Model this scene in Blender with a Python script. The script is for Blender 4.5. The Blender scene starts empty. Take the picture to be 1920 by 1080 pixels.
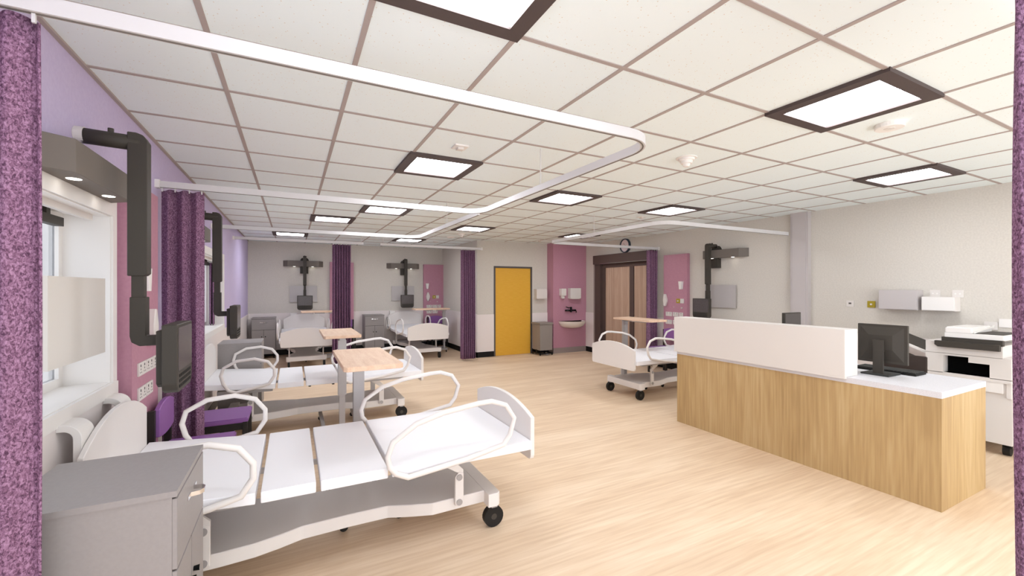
import bpy, bmesh, math, random
from mathutils import Vector, Matrix
random.seed(7)
PI = math.pi
SC = bpy.context.scene
C = SC.collection

# ---------------------------------------------------------------- materials
def lin(c):
    return tuple((v/255/12.92 if v/255 <= .04045 else ((v/255+.055)/1.055)**2.4) for v in c) + (1.0,)

def mat(name, rgb, rough=.6, metal=0.0, spec=.3):
    m = bpy.data.materials.new(name); m.use_nodes = True
    b = m.node_tree.nodes['Principled BSDF']
    b.inputs['Base Color'].default_value = lin(rgb)
    b.inputs['Roughness'].default_value = rough
    b.inputs['Metallic'].default_value = metal
    b.inputs['Specular IOR Level'].default_value = spec
    return m

def N(m, t, **kw):
    n = m.node_tree.nodes.new(t)
    for k, v in kw.items(): setattr(n, k, v)
    return n

def L(m, a, b): m.node_tree.links.new(a, b)

def grain(m, c1, c2, scale=(1, 1, 1), noise=4.0, detail=6, lo=.35, hi=.65, bump=0.0, coord='Object', extra=None, rot=(0, 0, 0)):
    """procedural two-tone noise on the base colour, stretched by scale"""
    b = m.node_tree.nodes['Principled BSDF']
    tc = N(m, 'ShaderNodeTexCoord'); mp = N(m, 'ShaderNodeMapping')
    mp.inputs['Scale'].default_value = scale; mp.inputs['Rotation'].default_value = rot
    L(m, tc.outputs[coord], mp.inputs['Vector'])
    nz = N(m, 'ShaderNodeTexNoise'); nz.inputs['Scale'].default_value = noise; nz.inputs['Detail'].default_value = detail
    L(m, mp.outputs['Vector'], nz.inputs['Vector'])
    cr = N(m, 'ShaderNodeValToRGB')
    cr.color_ramp.elements[0].position = lo; cr.color_ramp.elements[0].color = lin(c1)
    cr.color_ramp.elements[1].position = hi; cr.color_ramp.elements[1].color = lin(c2)
    L(m, nz.outputs['Fac'], cr.inputs['Fac']); L(m, cr.outputs['Color'], b.inputs['Base Color'])
    if bump:
        bp = N(m, 'ShaderNodeBump'); bp.inputs['Strength'].default_value = bump; bp.inputs['Distance'].default_value = .004
        L(m, nz.outputs['Fac'], bp.inputs['Height']); L(m, bp.outputs['Normal'], b.inputs['Normal'])
    return m

M = {}
M['wall'] = grain(mat('grey_wall_paint', (212, 206, 197), .85), (210, 204, 195), (217, 211, 202), (1, 1, 1), 60, 3)
M['wainscot'] = mat('pale_wall_cladding', (238, 229, 226), .55)
M['lavender'] = grain(mat('lavender_paint', (204, 190, 222), .8), (202, 188, 221), (207, 194, 225), (1, 1, 1), 60, 3)
M['skirting'] = mat('black_skirting', (12, 11, 11), .5)
M['white'] = mat('white_lacquer', (240, 236, 232), .45)
M['offwhite'] = mat('off_white_plastic', (226, 220, 215), .5)
M['bedwhite'] = mat('bed_white', (244, 243, 246), .5)
M['bedframe'] = mat('bed_frame_cream', (233, 227, 223), .5)
M['railwhite'] = mat('curtain_rail_white', (214, 211, 211), .5)
M['grid'] = mat('ceiling_grid_taupe', (176, 163, 158), .6)
M['lightframe'] = mat('light_frame_brown', (82, 70, 68), .6)
M['dark'] = mat('charcoal_plastic', (66, 61, 55), .55)
M['dark2'] = mat('charcoal_plastic_light', (118, 110, 103), .6)
M['screen'] = mat('dim_screen', (82, 76, 74), .35)
M['bigscreen'] = grain(mat('grey_screen', (86, 79, 78), .22), (84, 77, 76), (90, 83, 82), (1, 1, 1), 60, 3)
M['black'] = mat('black_rubber', (28, 26, 24), .6)
M['jet'] = mat('jet_black', (8, 8, 8), .9, spec=.05)
M['locker'] = grain(mat('locker_grey', (152, 146, 144), .5), (151, 145, 143), (154, 148, 146), (1, 1, 1), 80, 3)
M['lockergap'] = mat('locker_gap', (70, 64, 62), .7)
M['steel'] = mat('brushed_steel', (176, 172, 172), .4, .3)
M['chrome'] = mat('chrome', (225, 225, 228), .12, 1.0)
M['darkchrome'] = mat('dark_chrome', (40, 42, 42), .2, .9)
M['pink'] = grain(mat('dusky_pink_panel', (190, 138, 156), .55), (187, 135, 153), (192, 141, 158), (1, 1, 1), 50, 3)
M['purple'] = mat('purple_vinyl', (146, 98, 162), .5)
M['frameblk'] = mat('chair_frame_black', (46, 41, 38), .5)
M['yellow'] = grain(mat('yellow_door', (228, 174, 62), .5), (226, 171, 58), (231, 178, 66), (1, 1, 12), 8, 4)
M['doorgrey'] = mat('door_frame_grey', (92, 86, 84), .6)
M['doorbrown'] = mat('door_frame_brown', (84, 68, 64), .6)
M['switchyellow'] = mat('switch_yellow', (176, 156, 46), .5)
M['glassboard'] = mat('pale_acrylic_board', (190, 184, 182), .25)
M['whiteboard'] = mat('cream_board', (230, 225, 218), .4)
M['plinth'] = mat('plinth_grey', (150, 136, 132), .6)
M['column'] = mat('column_grey', (196, 189, 188), .6)
M['counter'] = grain(mat('speckled_counter', (222, 220, 224), .5), (206, 204, 208), (226, 224, 228), (1, 1, 1), 260, 2)
M['ceramic'] = mat('white_ceramic', (238, 228, 218), .15)
M['bin'] = mat('bin_grey', (150, 142, 136), .45)
M['chairbrown'] = mat('chair_back_brown', (70, 60, 56), .6)
M['keys'] = mat('keyboard_charcoal', (60, 60, 58), .7)
M['clockring'] = mat('clock_ring', (50, 60, 72), .4)
M['clockface'] = mat('clock_face', (236, 216, 218), .5)

# curtain fabric: fuzzy purple pile
def fabric(name, c1, c2, c3, scale):
    m = mat(name, c2, .95, spec=.05); b = m.node_tree.nodes['Principled BSDF']
    tc = N(m, 'ShaderNodeTexCoord'); mp = N(m, 'ShaderNodeMapping'); mp.inputs['Scale'].default_value = (1, 1, .7)
    L(m, tc.outputs['Object'], mp.inputs['Vector'])
    nz = N(m, 'ShaderNodeTexNoise'); nz.inputs['Scale'].default_value = scale; nz.inputs['Detail'].default_value = 4
    nz.inputs['Roughness'].default_value = .65; nz.inputs['Distortion'].default_value = .8
    L(m, mp.outputs['Vector'], nz.inputs['Vector'])
    cr = N(m, 'ShaderNodeValToRGB')
    cr.color_ramp.elements[0].position = .36; cr.color_ramp.elements[0].color = lin(c1)
    cr.color_ramp.elements[1].position = .64; cr.color_ramp.elements[1].color = lin(c3)
    e = cr.color_ramp.elements.new(.49); e.color = lin(c2)
    L(m, nz.outputs['Fac'], cr.inputs['Fac']); L(m, cr.outputs['Color'], b.inputs['Base Color'])
    bp = N(m, 'ShaderNodeBump'); bp.inputs['Strength'].default_value = .7; bp.inputs['Distance'].default_value = .006
    L(m, nz.outputs['Fac'], bp.inputs['Height']); L(m, bp.outputs['Normal'], b.inputs['Normal'])
    return m
M['curtain'] = fabric('purple_curtain_fabric', (84, 58, 78), (132, 96, 122), (172, 134, 163), 150)

# oak desk, vertical figure
def wood(name, c1, c2, c3, scale, wavescale, dist, rings=0, amp=0, fine=9, scale2=None):
    m = mat(name, c2, .5); b = m.node_tree.nodes['Principled BSDF']
    tc = N(m, 'ShaderNodeTexCoord'); mp = N(m, 'ShaderNodeMapping'); mp.inputs['Scale'].default_value = scale
    L(m, tc.outputs['Object'], mp.inputs['Vector'])
    n1 = N(m, 'ShaderNodeTexNoise'); n1.inputs['Scale'].default_value = wavescale; n1.inputs['Detail'].default_value = 5
    n1.inputs['Distortion'].default_value = dist
    n2 = N(m, 'ShaderNodeTexNoise'); n2.inputs['Scale'].default_value = wavescale*fine; n2.inputs['Detail'].default_value = 4
    mp2 = N(m, 'ShaderNodeMapping'); mp2.inputs['Scale'].default_value = scale2 or scale; L(m, tc.outputs['Object'], mp2.inputs['Vector'])
    L(m, mp.outputs['Vector'], n1.inputs['Vector']); L(m, mp2.outputs['Vector'], n2.inputs['Vector'])
    k = N(m, 'ShaderNodeMath', operation='MULTIPLY'); k.inputs[1].default_value = rings; L(m, n1.outputs['Fac'], k.inputs[0])
    sn = N(m, 'ShaderNodeMath', operation='SINE'); L(m, k.outputs[0], sn.inputs[0])
    ma = N(m, 'ShaderNodeMath', operation='MULTIPLY_ADD'); ma.inputs[1].default_value = amp; L(m, sn.outputs[0], ma.inputs[0]); L(m, n1.outputs['Fac'], ma.inputs[2])
    mx = N(m, 'ShaderNodeMix'); mx.inputs['Factor'].default_value = .5
    L(m, ma.outputs[0], mx.inputs['A']); L(m, n2.outputs['Fac'], mx.inputs['B'])
    cr = N(m, 'ShaderNodeValToRGB')
    cr.color_ramp.elements[0].position = .36; cr.color_ramp.elements[0].color = lin(c1)
    cr.color_ramp.elements[1].position = .64; cr.color_ramp.elements[1].color = lin(c3)
    e = cr.color_ramp.elements.new(.5); e.color = lin(c2)
    L(m, mx.outputs['Result'], cr.inputs['Fac']); L(m, cr.outputs['Color'], b.inputs['Base Color'])
    return m
M['oak'] = wood('oak_laminate', (172, 142, 99), (188, 158, 112), (200, 173, 129), (1, 1, .22), 1.6, .3, 70, .055, 34, (1, 1, .035))
M['beech'] = wood('beech_top', (220, 184, 156), (230, 197, 170), (238, 210, 184), (.12, 1, 1), 26, .3)
M['doorwood'] = wood('streaky_door_veneer', (166, 138, 120), (182, 153, 133), (196, 170, 150), (1, 1, .02), 22, .2)
M['floor'] = wood('pale_wood_vinyl', (214, 185, 154), (226, 200, 170), (237, 214, 187), (.13, 1, 1), 3.0, .4, 70, .04, 13, (.045, 1, 1))
M['floor'].node_tree.nodes['Principled BSDF'].inputs['Roughness'].default_value = .55

# speckled ceiling tile
def tile_mat():
    m = mat('mineral_ceiling_tile', (250, 248, 236), .9, spec=.1); b = m.node_tree.nodes['Principled BSDF']
    tc = N(m, 'ShaderNodeTexCoord')
    v = N(m, 'ShaderNodeTexVoronoi'); v.inputs['Scale'].default_value = 42; L(m, tc.outputs['Object'], v.inputs['Vector'])
    cr = N(m, 'ShaderNodeValToRGB')
    cr.color_ramp.elements[0].position = .07; cr.color_ramp.elements[0].color = lin((222, 208, 188))
    cr.color_ramp.elements[1].position = .13; cr.color_ramp.elements[1].color = lin((240, 249, 250))
    L(m, v.outputs['Distance'], cr.inputs['Fac']); L(m, cr.outputs['Color'], b.inputs['Base Color'])
    return m
M['tile'] = tile_mat()

def emis(name, col, strength):
    m = bpy.data.materials.new(name); m.use_nodes = True
    nt = m.node_tree; nt.nodes.clear()
    e = nt.nodes.new('ShaderNodeEmission'); o = nt.nodes.new('ShaderNodeOutputMaterial')
    e.inputs['Color'].default_value = lin(col); e.inputs['Strength'].default_value = strength
    nt.links.new(e.outputs[0], o.inputs[0]); return m
M['lamp'] = emis('ceiling_light_diffuser', (246, 249, 255), 12.0)
M['spot'] = emis('downlight_lens', (255, 250, 240), 4.0)

def glass_mat():
    m = bpy.data.materials.new('window_glass'); m.use_nodes = True
    nt = m.node_tree; nt.nodes.clear()
    t = nt.nodes.new('ShaderNodeBsdfTransparent'); t.inputs[0].default_value = (.62, .63, .65, 1)
    g = nt.nodes.new('ShaderNodeBsdfGlossy'); g.inputs['Roughness'].default_value = .02
    mx = nt.nodes.new('ShaderNodeMixShader'); o = nt.nodes.new('ShaderNodeOutputMaterial')
    mx.inputs[0].default_value = .07; nt.links.new(t.outputs[0], mx.inputs[1]); nt.links.new(g.outputs[0], mx.inputs[2])
    nt.links.new(mx.outputs[0], o.inputs[0]); return m
M['glass'] = glass_mat()

# ---------------------------------------------------------------- mesh helpers
class MB:
    def __init__(s): s.bm = bmesh.new()
    def box(s, x0, x1, y0, y1, z0, z1, bev=0):
        if x0 > x1: x0, x1 = x1, x0
        if y0 > y1: y0, y1 = y1, y0
        if z0 > z1: z0, z1 = z1, z0
        t = bmesh.new()
        r = bmesh.ops.create_cube(t, size=1)
        for v in r['verts']:
            v.co = Vector(((x0+x1)/2+v.co.x*(x1-x0), (y0+y1)/2+v.co.y*(y1-y0), (z0+z1)/2+v.co.z*(z1-z0)))
        if bev: bmesh.ops.bevel(t, geom=t.edges[:], offset=bev, segments=2, affect='EDGES', clamp_overlap=True)
        s._join(t); return s
    def _join(s, t, mtx=None):
        if mtx is not None: bmesh.ops.transform(t, matrix=mtx, verts=t.verts)
        me = bpy.data.meshes.new('tmp'); t.to_mesh(me); t.free(); s.bm.from_mesh(me); bpy.data.meshes.remove(me)
    def prism(s, poly, axis, a, b, bev=0):
        t = bmesh.new()
        f = {'x': lambda p, h: (h, p[0], p[1]), 'y': lambda p, h: (p[0], h, p[1]), 'z': lambda p, h: (p[0], p[1], h)}[axis]
        v0 = [t.verts.new(f(p, a)) for p in poly]; v1 = [t.verts.new(f(p, b)) for p in poly]
        n = len(poly)
        t.faces.new(v0[::-1]); t.faces.new(v1)
        for i in range(n): t.faces.new((v0[i], v0[(i+1) % n], v1[(i+1) % n], v1[i]))
        bmesh.ops.recalc_face_normals(t, faces=t.faces)
        if bev: bmesh.ops.bevel(t, geom=[e for e in t.edges], offset=bev, segments=1, affect='EDGES', clamp_overlap=True)
        s._join(t); return s
    def tube(s, pts, r, closed=False, seg=10, flat=None):
        """sweep a circle (or an r x flat rectangle) along pts"""
        t = bmesh.new(); P = [Vector(p) for p in pts]; n = len(P); rings = []
        for i, p in enumerate(P):
            a = P[(i-1) % n] if (closed or i > 0) else p
            b = P[(i+1) % n] if (closed or i < n-1) else p
            d0 = (p-a); d1 = (b-p)
            d = (d0.normalized() if d0.length else Vector()) + (d1.normalized() if d1.length else Vector())
            d.normalize()
            k = 1.0
            if d0.length and d1.length: k = 1/max(.5, abs(d.dot(d1.normalized())))
            up = Vector((0, 0, 1))
            if abs(d.z) > .999: up = Vector((0, 1, 0))
            if flat is not None:
                x = d.cross(up).normalized(); y = Vector((0, 0, 1))
                ring = [t.verts.new(p + x*(sx*r*k) + y*(sy*flat)) for sx, sy in ((-1, -1), (1, -1), (1, 1), (-1, 1))]
            else:
                if i == 0: x = d.cross(up).normalized()
                else:
                    x = s._x - d*s._x.dot(d); x.normalize()
                s._x = x; y = d.cross(x).normalized()
                ring = [t.verts.new(p + (x*math.cos(2*PI*j/seg) + y*math.sin(2*PI*j/seg))*r) for j in range(seg)]
            rings.append(ring)
        m = len(rings[0])
        for i in range(n if closed else n-1):
            A = rings[i]; B = rings[(i+1) % n]
            off = 0
            if closed and i == n-1 and flat is None:      # best twist match
                off = min(range(m), key=lambda o: sum((A[j].co-B[(j+o) % m].co).length for j in range(m)))
            for j in range(m):
                t.faces.new((A[j], A[(j+1) % m], B[(j+1+off) % m], B[(j+off) % m]))
        if not closed: t.faces.new(rings[0][::-1]); t.faces.new(rings[-1])
        bmesh.ops.recalc_face_normals(t, faces=t.faces)
        s._join(t); return s
    def cyl(s, p0, p1, r, r2=None, seg=20):
        p0 = Vector(p0); p1 = Vector(p1); d = p1-p0
        t = bmesh.new()
        bmesh.ops.create_cone(t, cap_ends=True, segments=seg, radius1=r, radius2=r if r2 is None else r2, depth=d.length)
        q = d.to_track_quat('Z', 'Y').to_matrix().to_4x4()
        s._join(t, Matrix.Translation((p0+p1)/2) @ q); return s
    def lathe(s, prof, c, seg=28, axis='z'):
        t = bmesh.new(); rings = []
        for r, h in prof:
            rings.append([t.verts.new((r*math.cos(2*PI*j/seg), r*math.sin(2*PI*j/seg), h)) for j in range(seg)])
        for A, B in zip(rings, rings[1:]):
            for j in range(seg): t.faces.new((A[j], A[(j+1) % seg], B[(j+1) % seg], B[j]))
        t.faces.new(rings[0][::-1]); t.faces.new(rings[-1])
        bmesh.ops.recalc_face_normals(t, faces=t.faces)
        mt = Matrix.Translation(c)
        if axis == 'y': mt = mt @ Matrix.Rotation(PI/2, 4, 'X')
        if axis == 'x': mt = mt @ Matrix.Rotation(PI/2, 4, 'Y')
        s._join(t, mt); return s
    def build(s, name, m, parent=None, smooth=False):
        me = bpy.data.meshes.new(name); s.bm.to_mesh(me); s.bm.free()
        if smooth:
            for p in me.polygons: p.use_smooth = True
        me.materials.append(M[m] if isinstance(m, str) else m)
        o = bpy.data.objects.new(name, me); C.objects.link(o)
        if parent is not None: o.parent = parent
        return o

def tag(o, label=None, cat=None, group=None, kind=None):
    if label: o['label'] = label
    if cat: o['category'] = cat
    if group: o['group'] = group
    if kind: o['kind'] = kind
    return o

def thing(name, label, cat, loc=(0, 0, 0), rz=0, group=None):
    o = bpy.data.objects.new(name, None); C.objects.link(o)
    o.empty_display_size = .1; o.location = loc; o.rotation_euler = (0, 0, rz)
    return tag(o, label, cat, group)

def copy_tree(o, parent=None):
    c = o.copy(); C.objects.link(c); c.parent = parent
    for ch in [k for k in ALL(o)]: copy_tree(ch, c)
    return c
def ALL(o): return [k for k in list(bpy.data.objects) if k.parent == o]

def struct(name, mb, m, parent=None):
    o = mb.build(name, m, parent)
    if parent is None: o['kind'] = 'structure'
    return o

R90 = PI/2
# ---------------------------------------------------------------- room
XL, XR, YF, ZC = -.925, 6.65, 11.62, 2.703     # left wall, right wall, far wall, ceiling
YB = -1.6                                       # the room goes on behind the camera as far as this
YD = 9.08; XN = 3.77                            # yellow door wall, far bay's right side wall
struct('floor', MB().box(-1.3, 7.0, YB, 12.0, -.12, 0), 'floor')
struct('ceiling', MB().box(-1.3, 7.0, YB, 12.0, ZC, ZC+.12), 'tile')

WIN = [(1.05, 3.21), (5.35, 7.62)]              # clear window openings along the left wall
ZS, ZH = 1.06, 2.01
w = MB()
ys = [YB, WIN[0][0], WIN[0][1], WIN[1][0], WIN[1][1], 12.0]
w.box(-1.2, XL, YB, 12.0, 0, ZS); w.box(-1.2, XL, YB, 12.0, ZH, ZC)
for a, b in ((0, 1), (2, 3), (4, 5)): w.box(-1.2, XL, ys[a], ys[b], ZS, ZH)
struct('wall_left', w, 'lavender')
struct('wall_far', MB().box(XL, XN, YF, YF+.15, 0, ZC), 'wall')
struct('wall_niche', MB().box(XN, XN+.3, YD+.15, YF, 0, ZC), 'wall')
struct('wall_door', MB().box(XN, 4.19, YD, YD+.15, 0, ZC).box(5.22, XR+.2, YD, YD+.15, 0, ZC).box(4.19, 5.22, YD, YD+.15, 2.115, ZC), 'wall')
struct('wall_right', MB().box(XR, XR+.15, YB, 6.45, 0, ZC).box(XR, XR+.15, 8.36, YD+.15, 0, ZC).box(XR, XR+.15, 6.45, 8.36, 2.38, ZC), 'wall')

# pale cladding to 1 m, black skirting
def clad(name, *boxes):
    m = MB()
    for b in boxes: m.box(*b)
    return struct(name, m, 'wainscot')
clad('trim_1', (XL, XL+.012, YB, YF, .1, .985))
clad('trim_2', (XL+.012, XN-.012, YF-.012, YF, .1, 1.0))
clad('trim_3', (XN-.012, XN, YD, YF-.012, .1, 1.0))
clad('trim_4', (XN, 4.19, YD-.012, YD, .1, .985), (5.22, 5.66, YD-.012, YD, .1, .985))
clad('trim_5', (XR-.012, XR, 8.36, 8.8, .1, .985), (XR-.012, XR, YB, 6.45, .1, 1.0))
def skirt(name, *boxes):
    m = MB()
    for b in boxes: m.box(*b)
    return struct(name, m, 'skirting')
skirt('baseboard_left', (XL, XL+.018, YB, YF, 0, .125))
skirt('baseboard_far', (XL, XN, YF-.018, YF, 0, .125))
skirt('baseboard_niche', (XN-.018, XN, YD-.018, YF, 0, .125))
skirt('baseboard_door', (XN-.018, 4.19, YD-.018, YD, 0, .125), (5.22, 5.66, YD-.018, YD, 0, .125))
skirt('baseboard_right', (XR-.018, XR, 8.36, 8.8, 0, .125), (XR-.018, XR, YB, 6.45, 0, .125))
struct('column', MB().box(6.575, XR, 3.50, 3.745, 0, ZC).box(6.565, 6.575, 3.53, 3.715, 0, ZC), 'column')
# ceiling grid
g = MB(); x = -.927
while x < XR+.3:
    g.box(x-.012, x+.012, YB, 12, ZC-.004, ZC); x += .6
y = 2.245-.6*6
while y < 12:
    g.box(-.93, XR, y-.012, y+.012, ZC-.0045, ZC); y += .6
struct('trim_6', g, 'grid')
p = MB(); p.box(XL, XL+.02, YB, YF, ZC-.012, ZC)
struct('trim_7', p, 'grid')

# pink boxed-out wall behind the sink
pk = struct('wall_sink', MB().box(5.66, XR, 8.8, YD, .13, ZC), 'pink')
struct('trim_8', MB().box(5.655, XR, 8.785, YD, 0, .13), 'plinth')

# windows
for i, (a, b) in enumerate(WIN):
    wr = bpy.data.objects.new('window_%d' % (i+1), None); C.objects.link(wr); wr['kind'] = 'structure'
    wr.location = (XL, (a+b)/2, ZS); h = (b-a)/2; hz = ZH-ZS
    f = MB()
    f.box(0, .014, -h-.09, -h, -.06, hz+.09).box(0, .014, h, h+.06, -.06, hz+.09).box(0, .014, -h, h, hz, hz+.09).box(0, .02, -h-.09, h+.06, -.07, 0)
    f.build('window_surround', 'white', wr)
    r = MB(); r.box(-.274, .002, -h, -h+.006, .004, hz-.006).box(-.274, .002, h-.006, h, .004, hz-.006).box(-.274, .002, -h, h, hz-.006, hz-.001)
    r.build('window_reveal', 'white', wr)
    MB().box(-.275, .004, -h, h, -.01, .004).build('window_sill', 'white', wr)
    q = MB()
    q.box(-.235, -.195, -h, -h+.05, .004, hz).box(-.235, -.195, h-.05, h, .004, hz).box(-.235, -.195, -h+.05, h-.05, .004, .05).box(-.235, -.195, -h+.05, h-.05, hz-.05, hz)
    q.box(-.235, -.195, -.025, .025, .05, hz-.05)
    q.build('window_frame', 'white', wr)
    MB().box(-.22, -.212, -h+.05, -.025, .05, hz-.05).box(-.22, -.212, .025, h-.05, .05, hz-.05).build('window_pane', 'glass', wr)
    bl = thing('roller_blind', ['rolled-up roller blind in the nearest window, with white rail and dark cassette',
                                'rolled-up roller blind in the second window, beyond the first bay curtain'][i], 'blind', (XL, (a+b)/2, ZH))
    MB().box(-.08, -.055, -h+.05, h-.06, -.038, -.002).build('rail', 'offwhite', bl)
    MB().box(-.19, -.15, -h+.05, h-.12, -.085, -.04).box(-.19, -.15, -h+.05, -h+.09, -.04, -.002).box(-.19, -.15, h-.3, h-.26, -.04, -.002).build('cassette', 'dark', bl)

# yellow door
d = bpy.data.objects.new('door_1', None); C.objects.link(d); d['kind'] = 'structure'; d.location = (4.705, YD, 0)
MB().box(-.475, .475, .01, .055, .004, 2.075).build('door_leaf', 'yellow', d)
MB().box(-.515, -.475, -.012, .1, 0, 2.115).box(.475, .515, -.012, .1, 0, 2.115).box(-.475, .475, -.012, .1, 2.075, 2.115).build('door_frame', 'doorgrey', d)

# wide dark framed double door, right wall
d = bpy.data.objects.new('door_2', None); C.objects.link(d); d['kind'] = 'structure'; d.location = (XR, 7.4, 0)
MB().box(-.10, .10, .72, .955, 0, 2.169).box(-.13, .10, -.95, .958, 2.17, 2.38).box(-.1, .1, -.95, -.78, 0, 2.169).build('door_frame', 'doorbrown', d)
MB().box(-.105, .1, .925, .965, 0, 2.385).build('frame_edge', 'plinth', d)
MB().box(-.03, .03, -.205, -.335, 0, 2.17).box(-.029, .03, -.205, .62, 2.08, 2.17).box(-.029, .03, -.78, -.335, 2.08, 2.17).box(-.03, .03, .62, .72, 0, 2.17).build('leaf_rail', 'doorbrown', d)
MB().box(-.012, .02, -.205, .62, .01, 2.08).build('door_leaf', 'doorwood', d)
MB().box(-.012, .02, -.78, -.335, .01, 2.08).build('door_leaf', 'doorwood', d)
MB().box(-.134, -.13, -.93, .7, 2.172, 2.178).build('header_strip', 'chrome', d)

# ---------------------------------------------------------------- ceiling fittings
LIGHTS = [(2, -2, 'ceiling light panel cut off by the top edge of the picture'),
          (6, -2, 'largest dark-framed ceiling light panel, above the desk end nearest the camera'),
          (10, -1, 'dark-framed ceiling light panel nearest the right wall above the copier'),
          (3, 2, 'dark-framed ceiling light panel inside the first bay curtain rail loop'),
          (6, 3, 'dark-framed ceiling light panel just outside the first bay rail, left of the cone detector'),
          (9, 3, 'dark-framed ceiling light panel over the desk between the cone detector and the right wall'),
          (3, 6, 'dark-framed ceiling light panel directly above the middle curtain rail'),
          (2, 8, 'dark-framed ceiling light panel left of the middle one, over the second bay'),
          (1, 12, 'small-looking dark-framed ceiling light panel at the far left, before the grey end wall'),
          (5, 12, 'small-looking dark-framed ceiling light panel before the far curtain bays, right of the central curtain'),
          (6, 8, 'dark-framed ceiling light panel near the white corner left of the yellow door'),
          (10, 8, 'dark-framed ceiling light panel crossed by the curtain rail before the sink')]
l0 = None
for i, j, lab in LIGHTS:
    X = -.927+.6*i-.01+.3; Y = 2.245+.6*j+.3
    if l0 is None:
        l0 = thing('ceiling_light', lab, 'ceiling light', (X, Y, ZC), 0, 'recessed square ceiling lights')
        h = .318; k = .245
        MB().box(-h, h, -h, -k, -.022, 0).box(-h, h, k, h, -.022, 0).box(-h, -k, -k, k, -.022, 0).box(k, h, -k, k, -.022, 0).build('frame', 'lightframe', l0)
        MB().box(-k, k, -k, k, -.012, -.006).build('diffuser', 'lamp', l0)
    else:
        c = copy_tree(l0); c.location = (X, Y, ZC); c['label'] = lab

for X, Y, kind, lab in [(1.16, 3.14, 's', 'square white sensor plate beyond the light panel of the first bay'),
                        (1.18, 5.58, 's', 'square white sensor plate above the middle curtain rail'),
                        (.54, 9.82, 's', 'tiny white sensor plate on the far left ceiling beside a light panel'),
                        (2.97, 2.54, 'c', 'white stepped cone smoke detector right of the curtain rail corner'),
                        (4.81, 4.96, 's', 'small white sensor below the light panel nearest the wall-mounted terminal'),
                        (3.57, 1.39, 'd', 'white disc detector beside the largest light panel'),
                        (3.02, 8.75, 'd', 'small flat disc detector near the white corner before the yellow door'),
                        (3.04, 8.14, 'c', 'small cone smoke detector just beyond the far light panel by the white corner'),
                        (3.02, 9.82, 's', 'tiny sensor on the ceiling over the far right bay'),
                        (5.09, 8.5, 's', 'tiny sensor on the ceiling above the yellow door wall')]:
    t = thing('ceiling_sensor' if kind == 's' else 'smoke_detector', lab, 'detector', (X, Y, ZC), 0, 'ceiling detectors and sensors')
    if kind == 'c':
        MB().lathe([(.085, 0), (.085, -.006), (.066, -.008), (.064, -.024), (.05, -.026), (.046, -.05), (.03, -.052), (.026, -.07)], (0, 0, 0)).build('housing', 'white', t)
        MB().lathe([(.024, -.07), (.022, -.076)], (0, 0, 0)).build('sensor_cap', 'white', t)
    elif kind == 'd':
        MB().lathe([(.08, 0), (.08, -.028), (.076, -.032)], (0, 0, 0)).build('housing', 'white', t)
        MB().lathe([(.03, -.032), (.028, -.034)], (0, 0, 0)).build('sensor_cap', 'offwhite', t)
    else:
        MB().box(-.055, .055, -.055, .055, -.012, 0, .002).build('housing', 'white', t)
        MB().box(-.025, .025, -.025, .025, -.03, -.012, .002).build('sensor_cap', 'offwhite', t)

# ---------------------------------------------------------------- curtain rails
def arc(cx, cy, r, a0, a1, n=8):
    return [(cx+r*math.cos(math.radians(a0+(a1-a0)*i/n)), cy+r*math.sin(math.radians(a0+(a1-a0)*i/n))) for i in range(n+1)]
def rail(lab, pts, z0, hangers, ends=()):
    t = thing('curtain_rail', lab, 'curtain rail', (pts[0][0], pts[0][1], z0), 0, 'white curtain rails')
    ox, oy = pts[0]
    q = [(a-ox, b-oy, .024) for a, b in pts]
    MB().tube(q, .013, flat=.024).build('track', 'railwhite', t)
    MB().tube([(a, b, 0) for a, b, c in q], .004, flat=.0025).build('groove', 'dark2', t)
    for hx, hy in hangers:
        MB().cyl((hx-ox, hy-oy, .048), (hx-ox, hy-oy, ZC-z0), .004, seg=8).build('hanger', 'railwhite', t)
    for ex, ey in ends:
        MB().box(ex-ox-.015, ex-ox+.015, ey-oy-.03, ey-oy+.03, -.006, .055).build('wall_bracket', 'white', t)
    return t
zr = 2.368
rail('white curtain rail looping round the nearest bed bay', [(XL+.002, 1.67)] + arc(1.545, 1.87, .2, -90, 0) + arc(1.545, 3.92, .2, 0, 90) + [(XL+.002, 4.12)], zr,
     [(1.745, 2.9)], [(XL+.012, 1.67), (XL+.012, 4.12)])
rail('white curtain rail from the first rail round the second bay to the left wall', [(1.745, 4.16)] + arc(1.545, 6.4, .2, 0, 90) + [(XL+.002, 6.6)], zr,
     [(1.745, 5.2)], [(XL+.012, 6.6)])
rail('straight white curtain rail before the far left bay, from the lavender wall', [(XL+.002, 8.8), (1.24, 8.8)], 2.45, [(1.2, 8.8)], [(XL+.012, 8.8)])
rail('straight white curtain rail before the far right bay', [(1.56, 8.8), (XN-.002, 8.8)], 2.45, [(1.62, 8.8)], [(XN-.012, 8.8)])
rail('white curtain rail round the bed bay on the right wall, below the clock', [(XR-.002, 6.38)] + arc(4.2, 6.18, .2, 90, 180) + arc(4.2, 3.95, .2, 180, 270) + [(6.52, 3.75)], zr+.01,
     [(4.0, 5.1)], [(XR-.012, 6.38)])
rail('white curtain rail carrying the close-up curtain at the right edge', [(1.46, .36), (6.6, .36)], zr, [(1.9, .36), (4.0, .36)])

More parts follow.
